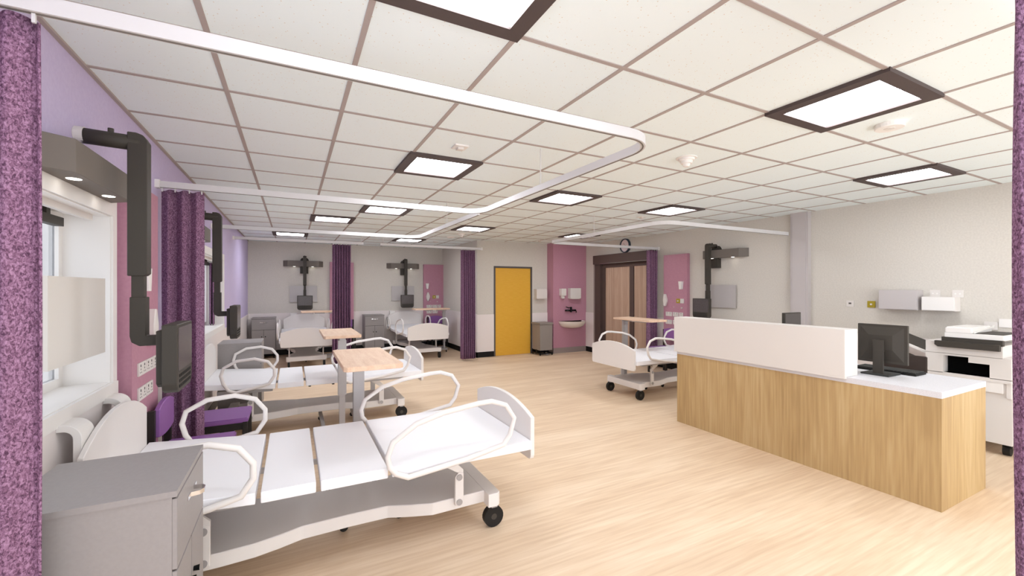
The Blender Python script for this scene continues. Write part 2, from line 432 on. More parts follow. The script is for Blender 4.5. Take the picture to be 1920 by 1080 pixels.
# ---------------------------------------------------------------- curtains
def curtain(lab, x0, x1, y, z0, z1, folds, amp, phase=0, sharp=0, name='privacy_curtain', seg=14, grp='purple privacy curtains'):
    n = folds*seg; nz = 24; bm = bmesh.new(); rows = []
    for k in range(nz+1):
        z = z0+(z1-z0)*k/nz; row = []
        for i in range(n+1):
            u = i/n; a = 2*PI*folds*u+phase
            s = math.sin(a)
            if sharp: s = math.copysign(abs(s)**.6, s)
            tt = 1-k/nz
            yy = amp*s*(.85+.25*tt) + .006*math.sin(a*.5+z*2.3)
            xx = (x0+(x1-x0)*u) + .3*amp*math.sin(2*a)*.4
            dz = (.006*math.cos(a) if k == nz else (.008*math.sin(a+1) if k == 0 else 0))
            row.append(bm.verts.new((xx-(x0+x1)/2, yy, z+dz-z0)))
        rows.append(row)
    for A, B in zip(rows, rows[1:]):
        for i in range(n): bm.faces.new((A[i], A[i+1], B[i+1], B[i]))
    me = bpy.data.meshes.new('fabric'); bm.to_mesh(me); bm.free()
    for p_ in me.polygons: p_.use_smooth = True
    me.materials.append(M['curtain'])
    t = thing(name, lab, 'curtain', ((x0+x1)/2, y, z0), 0, grp)
    o = bpy.data.objects.new('fabric', me); C.objects.link(o); o.parent = t
    so = o.modifiers.new('Solidify', 'SOLIDIFY'); so.thickness = .006; so.offset = 0
    for i in range(folds+1):
        xx = (x0+(x1-x0)*i/folds)-(x0+x1)/2
        xx = max(min(xx, (x1-x0)/2-.01), -(x1-x0)/2+.01)
        MB().box(xx-.004, xx+.004, -.004, .004, z1-z0-.012, z1-z0+.014).build('hook', 'railwhite', t)
    return t
curtain('purple curtain filling the left edge of the picture, gathered by the lavender wall', -.90, -.632, 1.67, .05, 2.352, 3, .026, 2.6)
curtain('purple curtain between the first and second bays, partly behind the nearest chair', -.895, -.628, 4.12, .05, 2.350, 3, .028, 1.2)
curtain('purple pleated curtain hanging in the middle before the far wall', .675, 1.005, 8.8, .05, 2.434, 7, .062, 0, 0, seg=12)
curtain('purple pleated curtain bundled at the white corner left of the yellow door', 3.275, 3.595, 8.8, .05, 2.434, 7, .062, 0, 0, seg=12)
curtain('purple curtain bundled over the right side of the dark double door', 6.34, 6.60, 6.38, .05, 2.362, 4, .035, .6, 1, seg=10)
curtain('purple fuzzy curtain close to the camera at the right edge of the picture', 1.572, 2.08, .36, .05, 2.352, 4, .026, 3.14)
wc = curtain('short purple curtain standing in the second window recess', -1.07, -1.01, 7.5, ZS+.012, ZH-.05, 2, .07, 0, seg=12, name='window_curtain', grp='window curtain')

# ---------------------------------------------------------------- beds
def loop3(pts, x, n=4):
    """smooth closed loop through (y,z) points in the plane x"""
    P = [Vector((a, b)) for a, b in pts]; out = []; m = len(P)
    for i in range(m):
        p0, p1, p2, p3 = P[i-1], P[i], P[(i+1) % m], P[(i+2) % m]
        for k in range(n):
            t = k/n
            q = .5*((2*p1)+(-p0+p2)*t+(2*p0-5*p1+4*p2-p3)*t*t+(-p0+3*p1-3*p2+p3)*t**3)
            out.append((x, q.x, q.y))
    return out
def make_bed(lab, loc, rz):
    t = thing('hospital_bed', lab, 'hospital bed', loc, rz, 'white hospital beds')
    zt, zb, W = .587, .531, .485
    for y0, y1 in ((0, .909), (.933, 1.277), (1.301, 1.550)):
        MB().box(-W, W, y0, y1, zb, zt, .003).build('mattress_section', 'bedwhite', t)
    MB().prism([(1.574, zb), (2.21, zb+.045), (2.21, zt+.045), (1.574, zt)], 'x', -W, W, .003).build('backrest_section', 'bedwhite', t)
    def board(w, zlo, ze, zp, y0, y1, nm):
        n = 12; pts = [(-w+.03, zlo), (w-.03, zlo), (w-.008, zlo+.008), (w, zlo+.03)]
        for i in range(n+1):
            u = 1-2*i/n; pts.append((w*u, ze+(zp-ze)*(1-abs(u)**2.1)))
        pts += [(-w, zlo+.03), (-w+.008, zlo+.008)]
        return MB().prism(pts, 'y', y0, y1, .003).build(nm, 'bedframe', t)
    board(.462, .452, .735, .822, -.032, -.002, 'footboard')
    board(.45, .56, .865, .985, 2.212, 2.235, 'headboard')
    fr = [(.93, .602), (.941, .661), (.912, .737), (.779, .822), (.619, .865), (.395, .892), (.31, .895), (.21, .86), (.15, .77), (.18, .669), (.224, .612), (.476, .564), (.826, .526), (.896, .56)]
    hr = [(2.03, .637), (2.05, .715), (2.028, .793), (1.915, .854), (1.76, .867), (1.64, .829), (1.58, .748), (1.58, .676), (1.63, .598), (1.75, .568), (1.92, .535), (1.985, .56)]
    for s in (-1, 1):
        MB().tube([(s*.515, a, b) for a, b in fr], .016, closed=True, seg=10).build('side_rail', 'bedframe', t, True)
        MB().tube([(s*.515, a, b) for a, b in hr], .016, closed=True, seg=10).build('side_rail', 'bedframe', t, True)
    # wavy base plate, waisted in plan
    half = [(1.96, .29), (1.74, .291), (1.589, .28), (1.47, .25), (1.358, .212), (1.1, .2), (.88, .203), (.74, .26), (.62, .30), (.4, .294), (.255, .292)]
    poly = [(x_, y_) for y_, x_ in half] + [(-x_, y_) for y_, x_ in half[::-1]]
    MB().prism(poly, 'z', .158, .235, .004).build('base_plate', 'bedframe', t)
    def bar(y0, y1):
        w = .367; c = .022
        return [(-w+c, y0), (w-c, y0), (w, y0+c), (w, y1), (-w, y1), (-w, y0+c)]
    MB().prism(bar(.172, .262), 'z', .15, .237, .003).build('end_bar', 'bedframe', t)
    MB().prism([(a, 2.24-b) for a, b in bar(.18, .27)], 'z', .15, .237, .003).build('end_bar', 'bedframe', t)
    for yw in (.21, 2.02):
        for s in (-1, 1):
            wl = MB().cyl((s*.32-.02, yw, .07), (s*.32+.02, yw, .07), .069, seg=22).build('wheel', 'black', t)
            MB().cyl((s*.32, yw, .07), (s*.32, yw, .152), .014).box(s*.32-.03, s*.32+.03, yw-.02, yw+.02, .135, .15).build('fork', 'steel', wl)
            MB().cyl((s*.32-.022, yw, .07), (s*.32+.022, yw, .07), .02).build('hub', 'dark', wl)
    MB().box(-.38, .38, .2, .86, .49, .53).build('under_frame', 'steel', t)
    MB().box(-.38, .38, 1.6, 2.1, .49, .532).build('under_frame', 'steel', t)
    MB().box(-.012, .012, .86, 1.6, .5, .528).build('under_frame', 'steel', t)
    for yc in (1.0, 1.24): MB().box(-.44, .44, yc-.012, yc+.012, .51, .53).build('cross_bar', 'dark', t)
    for yl in (.42, 1.78):
        for s in (-1, 1):
            a = MB().prism([(yl, .195), (yl+.058, .195), (yl+.058, .38), (yl+.03, .41), (yl, .40)], 'x', s*.302, s*.325, .003)
            a.prism([(yl, .385), (yl+.05, .41), (yl+.19, .5), (yl+.19, .53), (yl+.11, .53), (yl, .42)], 'x', s*.298, s*.32, .002)
            ar = a.build('lift_arm', 'bedframe', t)
            MB().cyl((s*.322, yl+.03, .215), (s*.331, yl+.03, .215), .02).cyl((s*.322, yl+.03, .375), (s*.331, yl+.03, .375), .02).build('pivot', 'steel', ar)
    return t
b0 = make_bed('nearest white hospital bed, in the left foreground behind the grey locker', (1.41, 2.935, 0), R90)
for lab, loc, rz in [('second white hospital bed along the left wall, behind the beech tray table', (1.41, 5.655, 0), R90),
                     ('far left white hospital bed seen foot-on against the grey end wall', (.254, 9.275, 0), 0),
                     ('far right white hospital bed between the far curtains, its side rails raised', (2.68, 9.275, 0), 0),
                     ('white hospital bed on the right, partly hidden by the oak desk', (4.2, 4.90, 0), -R90)]:
    c = copy_tree(b0); c.location = loc; c.rotation_euler = (0, 0, rz); c['label'] = lab

# ---------------------------------------------------------------- bedside lockers
def make_locker(lab, loc, rz):
    t = thing('bedside_locker', lab, 'locker', loc, rz, 'grey bedside lockers')
    w, d = .235, .46       # local: front at y=0 facing -y, back at y=d
    MB().box(-w, w, .014, d, .10, .905).build('body', 'locker', t)
    MB().prism([(-w-.004, 0), (w+.004, 0), (w+.004, d), (-w-.004, d)], 'z', .9, .92).build('top', 'locker', t)
    MB().box(-w+.006, w-.006, .006, .014, .1, .9).build('seam', 'lockergap', t)
    dr = MB().box(-w+.002, w-.002, 0, .014, .655, .892, .001).build('drawer', 'locker', t)
    MB().tube([(-.075, -.001, .82), (-.035, -.002, .82), (-.028, -.03, .82), (-.012, -.04, .82), (.012, -.04, .82), (.028, -.03, .82), (.035, -.002, .82), (.075, -.001, .82)], .002, flat=.008).build('handle', 'chrome', dr)
    for s in (-1, 1):
        a = MB().box(s*.003, s*(w-.002), 0, .014, .105, .648, .001).build('door', 'locker', t)
        MB().cyl((s*.035, 0, .5), (s*.035, -.02, .5), .009, .011, 12).build('knob', 'darkchrome', a)
    for sx in (-1, 1):
        for yy in (.05, d-.05): MB().cyl((sx*(w-.03), yy, 0), (sx*(w-.03), yy, .1), .011, seg=10).build('foot', 'black', t)
    return t
k0 = make_locker('grey metal bedside locker cropped in the lower left foreground', (-.345, 2.025, 0), R90)
for lab, loc, rz in [('grey bedside locker at the far side of the second bed', (-.345, 6.44, 0), R90),
                     ('grey bedside locker at the far left corner beside the foot-on bed', (-.58, 11.12, 0), 0),
                     ('grey bedside locker right of the central far curtain', (1.84, 11.12, 0), 0)]:
    c = copy_tree(k0); c.location = loc; c.rotation_euler = (0, 0, rz); c['label'] = lab

# ---------------------------------------------------------------- overbed tables (local: top runs along -x from column at x=0)
def make_table(lab, loc, rz):
    t = thing('overbed_table', lab, 'table', loc, rz, 'beech overbed tables')
    MB().prism([(-.78, -.17), (-.76, -.19), (.08, -.19), (.10, -.17), (.10, .17), (.08, .19), (-.76, .19), (-.78, .17)], 'z', 1.06, 1.092, .003).build('tabletop', 'beech', t)
    MB().box(-.5, .06, -.03, .03, 1.03, 1.06, .002).build('support_bar', 'steel', t)
    MB().box(-.03, .03, -.042, .042, .44, 1.035, .002).build('column', 'steel', t)
    MB().box(-.02, .02, -.03, .03, .09, .44).build('inner_column', 'steel', t)
    MB().cyl((-.03, .03, .97), (-.06, .03, .97), .008).build('height_knob', 'chrome', t)
    MB().box(-.3, -.22, -.05, .05, 1.035, 1.06).build('catch_plate', 'white', t)
    b = MB().box(-.03, .03, -.159, .159, .061, .099, .002).box(-.7, .03, -.2, -.16, .06, .1, .002).box(-.7, .03, .16, .2, .06, .1, .002).build('base', 'steel', t)
    for xx in (0, -.68):
        for s in (-1, 1):
            MB().lathe([(.022, -.009), (.026, -.006), (.026, .006), (.022, .009)], (xx, s*.18, .026), 14, 'x').cyl((xx, s*.18, .03), (xx, s*.18, .065), .007, seg=8).build('castor', 'black', b)
    return t
t0 = make_table('beech-topped overbed table nearest the camera, beyond the first bed', (.48, 3.68, 0), R90)
for lab, loc, rz in [('beech-topped overbed table between the second bed and the first table', (.48, 4.98, 0), -R90),
                     ('beech overbed table over the foot-on far left bed, half behind the curtain', (.94, 10.42, 0), 0),
                     ('beech overbed table over the far right bed before a pink panel', (3.42, 10.42, 0), 0),
                     ('beech overbed table in front of the wide dark door, over the right-hand bed', (5.14, 5.7, 0), R90)]:
    c = copy_tree(t0); c.location = loc; c.rotation_euler = (0, 0, rz); c['label'] = lab

# ---------------------------------------------------------------- visitor chairs (local: faces -y, back at +y)
def make_chair(lab, loc, rz):
    t = thing('visitor_chair', lab, 'chair', loc, rz, 'purple visitor chairs')
    MB().box(-.215, .215, -.22, .2, .445, .485, .008).build('seat', 'purple', t)
    MB().box(-.205, .205, -.2, -.175, .385, .445).box(-.205, .205, .16, .185, .385, .445).box(-.205, -.18, -.2, .18, .385, .445).box(.18, .205, -.2, .18, .385, .445).build('seat_frame', 'frameblk', t)
    pts = [(-.19, .62)] + [(-.19+.38*i/10, .80+.035*(1-(2*i/10-1)**2)) for i in range(11)] + [(.19, .62)] + [(.19-.38*i/8, .62-.02*(1-(2*i/8-1)**2)) for i in range(1, 8)]
    MB().prism(pts, 'y', .165, .195, .004).build('backrest', 'purple', t)
    for s in (-1, 1):
        MB().box(s*.19, s*.228, .185, .225, 0, .80, .002).build('leg', 'frameblk', t)
        MB().box(s*.19, s*.225, -.215, -.178, 0, .45, .002).build('leg', 'frameblk', t)
    return t
c0 = make_chair('purple visitor chair between the nearest bed and the curtain', (-.61, 3.74, 0), R90)
for lab, loc, rz in [('purple visitor chair beside the second bed, showing past the bay curtain', (-.56, 4.52, 0), R90),
                     ('purple visitor chair mostly hidden behind the central far curtain', (1.16, 11.31, 0), 0),
                     ('purple visitor chair in the far right corner beneath a pink panel', (3.52, 11.3, 0), 0),
                     ('purple visitor chair by the right wall behind the right-hand bed', (6.24, 5.83, 0), -R90)]:
    c = copy_tree(c0); c.location = loc; c.rotation_euler = (0, 0, rz); c['label'] = lab

# ---------------------------------------------------------------- bed bay wall equipment (local: x right, y into the wall, wall face at y=0)
def make_trunk(lab, loc, rz):
    t = thing('bedhead_light', lab, 'wall light', loc, rz, 'charcoal bedhead light units')
    MB().prism([(-.44, 0), (.44, 0), (.345, -.125), (-.345, -.125)], 'z', -.07, .07, .002).build('housing', 'dark2', t)
    for s in (-1, 1): MB().lathe([(.024, -.072), (.026, -.0705), (.026, -.069)], (s*.2, -.07, 0)).build('downlight', 'spot', t)
    return t
tr0 = make_trunk('charcoal bedhead light box over the nearest window', (XL, 2.75, 2.15), R90)
for lab, loc, rz in [('charcoal bedhead light box over the second window', (XL, 5.33, 2.17), R90),
                     ('charcoal bedhead light bar above the foot-on far left bed', (.238, YF, 2.19), 0),
                     ('charcoal bedhead light bar above the far right bed', (2.66, YF, 2.19), 0),
                     ('charcoal bedhead light bar on the right wall by the grey column', (XR, 4.88, 2.19), -R90)]:
    c = copy_tree(tr0); c.location = loc; c.rotation_euler = (0, 0, rz); c['label'] = lab

def make_terminal(lab, loc, rz, mount=True):
    t = thing('bedside_terminal', lab, 'terminal', loc, rz, 'bedside terminals on hanging arms')
    MB().cyl((0, -.002, 2.335), (0, -.25, 2.325), .037, seg=22).build('wall_arm', 'dark', t, True)
    MB().lathe([(.039, 0), (.039, .035)], (0, -.001, 2.336), 20, 'y').build('wall_collar', 'offwhite', t)
    MB().cyl((0, -.13, 2.36), (0, -.13, 2.385), .012).build('bolt', 'dark', t)
    pr = [(-.2, 1.66), (-.265, 1.66), (-.278, 1.672), (-.278, 2.335), (-.262, 2.362), (-.235, 2.372), (-.2, 2.372)]
    MB().prism(pr, 'x', -.036, .036, .003).build('drop_post', 'dark', t)
    MB().box(-.026, .026, -.262, -.214, 1.54, 1.665).build('inner_post', 'dark', t)
    e = [(-.208, 1.555), (-.272, 1.555), (-.272, 1.36), (-.335, 1.36), (-.335, 1.31), (-.245, 1.31), (-.215, 1.33), (-.208, 1.36)]
    MB().prism(e, 'x', -.031, .031, .003).build('elbow', 'dark', t)
    bp = [(-.13, 1.39), (-.13, 1.13), (-.1, 1.11), (.1, 1.11), (.13, 1.13), (.13, 1.39)]
    MB().prism(bp, 'y', -.365, -.333, .003).build('mount_plate', 'dark', t)
    sp = [(-.166, 1.42), (-.166, 1.13), (-.155, 1.1), (-.125, 1.082), (.125, 1.082), (.155, 1.1), (.166, 1.13), (.166, 1.42)]
    b = MB().prism(sp, 'y', -.425, -.362, .004).build('terminal_body', 'dark', t)
    MB().box(-.15, .15, -.4275, -.424, 1.19, 1.405).build('screen', 'bigscreen', b)
    q = MB()
    for r in range(3):
        for k in range(11): q.box(-.13+.024*k, -.115+.024*k, -.428, -.424, 1.105+.026*r, 1.119+.026*r)
    q.build('keypad', 'black', b)
    if mount:
        MB().prism([(.095*math.cos(PI*i/16), 2.262+.085*math.sin(PI*i/16)) for i in range(17)], 'y', -.034, -.001, .002).build('wall_disc', 'dark', t)
        MB().box(-.1, .08, -.1, -.002, 1.95, 2.115).build('junction_box', 'dark', t)
    return t
te0 = make_terminal('bedside terminal on a drop arm in front of the nearest window and curtain', (XL, 2.77, 0), R90, False)
c = copy_tree(te0); c.location = (XL, 5.28, 0); c['label'] = 'bedside terminal on a drop arm in front of the second window'
te3 = make_terminal('bedside terminal hanging above the foot-on far left bed', (.262, YF, 0), 0)
for lab, loc, rz in [('bedside terminal hanging above the far right bed', (2.68, YF, 0), 0),
                     ('bedside terminal on the right wall, rising above the desk screen', (XR, 5.03, 0), -R90)]:
    c = copy_tree(te3); c.location = loc; c.rotation_euler = (0, 0, rz); c['label'] = lab

def make_board(lab, loc, rz, m):
    t = thing('notice_board', lab, 'board', loc, rz, 'patient boards behind the terminals')
    MB().box(-.3, .3, -.04, -.022, 1.26, 1.65).build('panel', m, t)
    for sx in (-.25, .25):
        if m == 'whiteboard': MB().cyl((.18+sx*.24, .212, 1.45), (.18+sx*.24, -.024, 1.45), .006, seg=8).build('standoff', m, t)
        else:
          for zz in (1.3, 1.61): MB().cyl((sx, 0, zz), (sx, -.042, zz), .006, seg=8).build('standoff', m, t)
    return t
bd = make_board('cream patient board standing across the nearest window', (XL, 2.705, 0), R90, 'whiteboard')
bd3 = make_board('pale grey patient board behind the far left terminal', (.24, YF, 0), 0, 'glassboard')
for lab, loc, rz in [('pale grey patient board behind the far right terminal', (2.65, YF, 0), 0),
                     ('pale grey patient board on the right wall behind a terminal', (XR, 4.95, 0), -R90)]:
    c = copy_tree(bd3); c.location = loc; c.rotation_euler = (0, 0, rz); c['label'] = lab

def make_panel(lab, loc, rz, cup=.09, cupz=1.575, dia=(.115, 1.24), rows=((.08, .225, 'd'), (.245, .39, 'd'), (.41, .49, 's')), w=.56, swx=.25):
    """pink services panel; local x from 0 to w"""
    t = thing('services_panel', lab, 'services panel', loc, rz, 'pink bedside services panels')
    MB().box(0, w, -.072, 0, .16, 2.25, .002).build('panel', 'pink', t)
    def socket(x0, x1, z0, dbl):
        s = MB().box(x0, x1, -.081, -.072, z0, z0+.082, .001).build('socket', 'offwhite', t)
        q = MB(); n = 2 if dbl else 1
        for k in range(n):
            cx = x0+(x1-x0)*(k+.5)/n
            q.box(cx-.006, cx+.006, -.0825, -.08, z0+.055, z0+.07)
            q.box(cx-.003, cx+.003, -.0825, -.08, z0+.036, z0+.046)
            q.box(cx-.015, cx-.010, -.0825, -.08, z0+.018, z0+.024).box(cx+.010, cx+.015, -.0825, -.08, z0+.018, z0+.024)
        q.build('socket_hole', 'doorgrey', s)
    for a, b, k in rows: socket(a, b, 1.05, k == 'd')
    for a, b, k in rows[:2]: socket(a, b, .895, k == 'd')
    ys_ = MB().box(swx, swx+.085, -.08, -.072, 1.31, 1.395, .001).build('pull_switch', 'switchyellow', t); tag(ys_, 'yellow switch plate')
    MB().cyl((swx+.042, -.08, 1.352), (swx+.042, -.087, 1.352), .014).build('button', 'offwhite', ys_)
    MB().box(swx+.095, swx+.18, -.082, -.072, 1.31, 1.395, .001).build('switch_plate', 'offwhite', t)
    MB().cyl((swx+.13, -.072, 1.22), (swx+.13, -.09, 1.22), .013).build('call_port', 'offwhite', t)
    MB().cyl((swx-.06, -.072, 1.23), (swx-.06, -.08, 1.23), .006).build('call_port', 'offwhite', t)
    cx = cup
    m = MB(); m.prism([(cx-.04, 1.725), (cx+.04, 1.725), (cx+.022, cupz), (cx-.022, cupz)], 'y', -.13, -.072, .002).build('cup_dispenser', 'white', t)
    dx, dz = dia
    m = MB(); m.prism([(dx-.02, dz+.24), (dx+.012, dz+.24), (dx+.05, dz+.14), (dx+.05, dz+.1), (dx+.012, dz), (dx-.02, dz), (dx-.05, dz+.1), (dx-.05, dz+.14)], 'y', -.115, -.072, .006).build('handset_holder', 'offwhite', t)
    return t
pn0 = make_panel('pink services panel beside the nearest window, behind the terminal arm', (XL, 3.30, 0), R90, cup=.13, cupz=1.58, dia=(.34, 1.22), rows=((.1, .25, 'd'), (.26, .40, 'd'), (.41, .49, 's')), swx=.31)
ALLP = [('pink services panel on the left wall, past the second window', (XL, 7.9, 0), R90)]
pn3 = make_panel('pink services panel half hidden by the central far curtain', (.83, YF, 0), 0)
c = copy_tree(pn3); c.location = (3.21, YF, 0); c['label'] = 'pink services panel at the far right corner above the table'
pn5 = make_panel('pink services panel on the right wall beside the wide dark door', (XR, 6.18, 0), -R90, cup=.45, dia=(.06, 1.24), rows=((.06, .21, 'd'), (.235, .37, 'd'), (.39, .48, 's')), w=.57, swx=.32)

# wall bumpers behind the beds
def make_bumper(lab, loc, rz):
    r = .065
    o = [(0, 1.0)] + [(-.02-r*math.sin(a), 1.0-r+r*math.cos(a)) for a in [i*PI/2/8 for i in range(9)]] + [(-.02-r, .80)]
    i_ = [(-.02-r+.03, .80)] + [(-.02-(r-.03)*math.sin(a), 1.0-r+(r-.03)*math.cos(a)) for a in [PI/2-k*PI/2/8 for k in range(9)]] + [(0, .97)]
    ob = MB().prism(o+i_, 'x', -.068, .068, .002).build('wall_bumper', 'white')
    ob.location = loc; ob.rotation_euler = (0, 0, rz)
    return tag(ob, lab, 'wall bumper', 'white wall bumpers behind the beds')
bu = make_bumper('curved white wall bumper left of the nearest headboard, under the window', (XL+.012, 2.615, 0), R90)
for lab, loc, rz in [('curved white wall bumper partly behind the nearest headboard', (XL+.012, 3.135, 0), R90),
                     ('curved white wall bumper showing behind the second bed head', (XL+.012, 5.34, 0), R90),
                     ('white wall bumper peeping over the left of the far left headboard', (.02, YF-.012, 0), 0),
                     ('white wall bumper peeping over the right of the far left headboard', (.52, YF-.012, 0), 0),
                     ('white wall bumper peeping over the left of the far right headboard', (2.36, YF-.012, 0), 0)]:
    c = bu.copy(); C.objects.link(c); c.location = loc; c.rotation_euler = (0, 0, rz); c['label'] = lab

# ---------------------------------------------------------------- nurse desk
t = thing('reception_desk', 'oak reception desk with white counter and raised white front shelf', 'desk', (4.52, 2.475, 0))
X0, X1, Y0, Y1 = 4.11-4.52, 4.93-4.52, 1.302-2.475, 3.652-2.475
MB().box(X0, X0+.03, Y0, Y1, 0, .81).box(X0+.03, X1, Y0, Y0+.03, 0, .81).box(X0+.03, X1, Y1-.03, Y1, 0, .81).box(X0+.3, X0+.33, Y0+.03, Y1-.03, .2, .81).build('panelling', 'oak', t)
MB().box(X0-.002, X1+.002, Y0-.002, Y1+.002, .81, .855, .0015).build('countertop', 'counter', t)
MB().box(4.08-4.52, 4.285-4.52, 1.888-2.475, 3.672-2.475, .856, 1.252, .0015).box(4.08-4.52, 4.108-4.52, 1.888-2.475, 3.672-2.475, .842, .857).build('raised_front', 'offwhite', t)

# monitors
def monitor(lab, loc, rz, w=.35):
    t = thing('computer_monitor', lab, 'monitor', loc, rz, 'black desk monitors')   # local: back faces -y, screen +y
    z0, z1 = .095, .428
    b = MB().box(-w/2, w/2, .0, .03, z0, z1, .002)
    # raised back made of bevelled frustum
    bm = bmesh.new(); o = [(-w/2+.022, z0+.022), (w/2-.022, z0+.022), (w/2-.022, z1-.02), (-w/2+.022, z1-.02)]
    i_ = [(-w/2+.09, z0+.12), (w/2-.09, z0+.12), (w/2-.09, z1-.09), (-w/2+.09, z1-.09)]
    vo = [bm.verts.new((x_, 0, z_)) for x_, z_ in o]; vi = [bm.verts.new((x_, -.028, z_)) for x_, z_ in i_]
    for k in range(4): bm.faces.new((vo[k], vo[(k+1) % 4], vi[(k+1) % 4], vi[k]))
    bm.faces.new(vi); bmesh.ops.recalc_face_normals(bm, faces=bm.faces); b._join(bm)
    bb = b.build('housing', 'dark', t)
    MB().box(-w/2+.012, w/2-.012, .03, .032, z0+.014, z1-.012).build('screen', 'screen', bb)
    MB().box(-.036, .036, -.07, -.045, .012, .3, .002).box(-.03, .03, -.05, -.02, .2, .29).build('stand', 'dark', t)
    MB().box(-.1, .1, -.13, .09, 0, .014, .003).build('stand_base', 'keys', t)
    return t
monitor('black desk monitor seen from behind at the near end of the desk', (4.545, 1.825, .855), -R90)
monitor('black desk monitor rising above the raised white desk front', (4.70, 2.68, .912), PI, .29)
bk = MB().box(-.12, .12, -.13, .12, 0, .057, .003).build('monitor_riser', 'dark'); bk.location = (4.70, 2.68, .855)
tag(bk, 'dark riser block under the further desk monitor', 'stand')
t = thing('keyboard', 'black keyboard lying on the counter behind the near monitor', 'keyboard', (4.755, 1.86, .855), 0)
MB().box(-.1, .1, -.225, .225, 0, .02, .003).build('case', 'black', t)
q = MB()
for r in range(5):
    for k in range(15): q.box(-.088+.036*r, -.088+.036*r+.031, -.215+.0287*k, -.215+.0287*k+.025, .02, .026)
q.build('keys', 'keys', t)

# desk chair
t = thing('desk_chair', 'brown-backed desk chair behind the desk, before the copier', 'chair', (5.33, 2.02, 0), 0)
MB().box(-.06, -.03, -.245, .15, .62, .955, .006).build('backrest', 'chairbrown', t)
MB().box(-.07, .33, -.22, .18, .44, .49, .01).build('seat', 'chairbrown', t)
MB().box(-.055, -.035, -.05, .0, .46, .7).build('back_support', 'black', t)
MB().cyl((.13, -.02, .12), (.13, -.02, .44), .03).build('column', 'black', t)
for k in range(5):
    a = 2*PI*k/5+.3; ex, ey = .13+.24*math.cos(a), -.02+.24*math.sin(a)
    lg = MB().tube([(.13, -.02, .13), (ex, ey, .075)], .018).build('leg', 'black', t)
    MB().cyl((ex-.012, ey, .026), (ex+.012, ey, .026), .026, seg=14).cyl((ex, ey, .03), (ex, ey, .075), .008, seg=8).build('castor', 'black', lg)

# ---------------------------------------------------------------- copier
t = thing('photocopier', 'large white photocopier with black panel strip by the right wall', 'photocopier', (5.95, 1.7, 0))
ox, oy = 5.95, 1.7
def B(m, x0, x1, y0, y1, z0, z1, b=0): return m.box(x0-ox, x1-ox, y0-oy, y1-oy, z0, z1, b)
m = MB()
B(m, 5.98, 6.58, 1.405, 2.01, .115, .735, .003)
B(m, 6.18, 6.58, 1.405, 2.01, .73, .933)
B(m, 5.95, 6.18, 1.405, 1.545, .73, .933)          # right cheek
B(m, 5.95, 6.18, 1.875, 2.01, .73, .933)          # left cheek
B(m, 5.95, 6.18, 1.545, 1.69, .862, .933)         # step
B(m, 5.95, 6.18, 1.69, 1.875, .912, .933)
B(m, 5.95, 6.18, 1.405, 2.01, .70, .735)
B(m, 5.95, 6.56, 1.46, 2.01, .93, 1.05)
m.build('body', 'offwhite', t)
m = MB(); B(m, 6.06, 6.178, 1.55, 1.87, .737, .858); B(m, 6.06, 6.178, 1.695, 1.87, .857, .91); m.build('output_slot', 'jet', t)
m = MB(); B(m, 5.945, 6.0, 1.46, 1.885, 1.045, 1.10)
m.prism([(1.47-oy, 1.0), (1.9-oy, 1.0), (1.925-oy, 1.02), (1.925-oy, 1.06), (1.47-oy, 1.06)], 'x', 5.90-ox, 5.95-ox)
m.build('control_panel', 'dark', t)
m = MB(); B(m, 5.97, 6.56, 1.46, 1.87, 1.095, 1.145, .002); B(m, 5.975, 6.5, 1.67, 1.868, 1.14, 1.205, .01)
hd = m.build('document_feeder', 'white', t)
m = MB(); B(m, 6.03, 6.5, 1.475, 1.665, 1.143, 1.149); m.build('feeder_tray', 'dark', hd)
m = MB(); m.prism([(6.0-ox, 1.15), (6.5-ox, 1.19), (6.5-ox, 1.2), (6.0-ox, 1.158)], 'y', 1.655-oy, 1.667-oy); m.build('paper_guide', 'white', hd)
m = MB(); B(m, 5.955, 5.99, 1.46, 1.78, .60, .70, .002); m.build('tray_drawer', 'white', t)
m = MB(); B(m, 5.965, 5.99, 1.41, 1.44, .56, .72); m.build('side_latch', 'offwhite', t)
for yy in (1.46, 1.95):
    for xx in (6.08, 6.5):
        MB().cyl((xx-ox, yy-.025-oy, .048), (xx-ox, yy+.025-oy, .048), .048).box(xx-.02-ox, xx+.02-ox, yy-.03-oy, yy+.03-oy, .07, .116).build('castor', 'black', t)
for k, (zz, nm) in enumerate([(1.03, 0), (.80, 0)]):
    sl = [(2.01-oy, zz-.13), (2.40-oy, zz+.03), (2.40-oy, zz+.055), (2.01-oy, zz-.105)]
    o = MB().prism(sl, 'x', 6.0-ox, 6.5-ox).build('side_tray', 'white', t)
    sl = [(2.012-oy, zz-.104), (2.40-oy, zz+.056), (2.40-oy, zz+.06), (2.012-oy, zz-.1)]
    MB().prism(sl, 'x', 6.03-ox, 6.48-ox).build('tray_pad', 'dark', o)

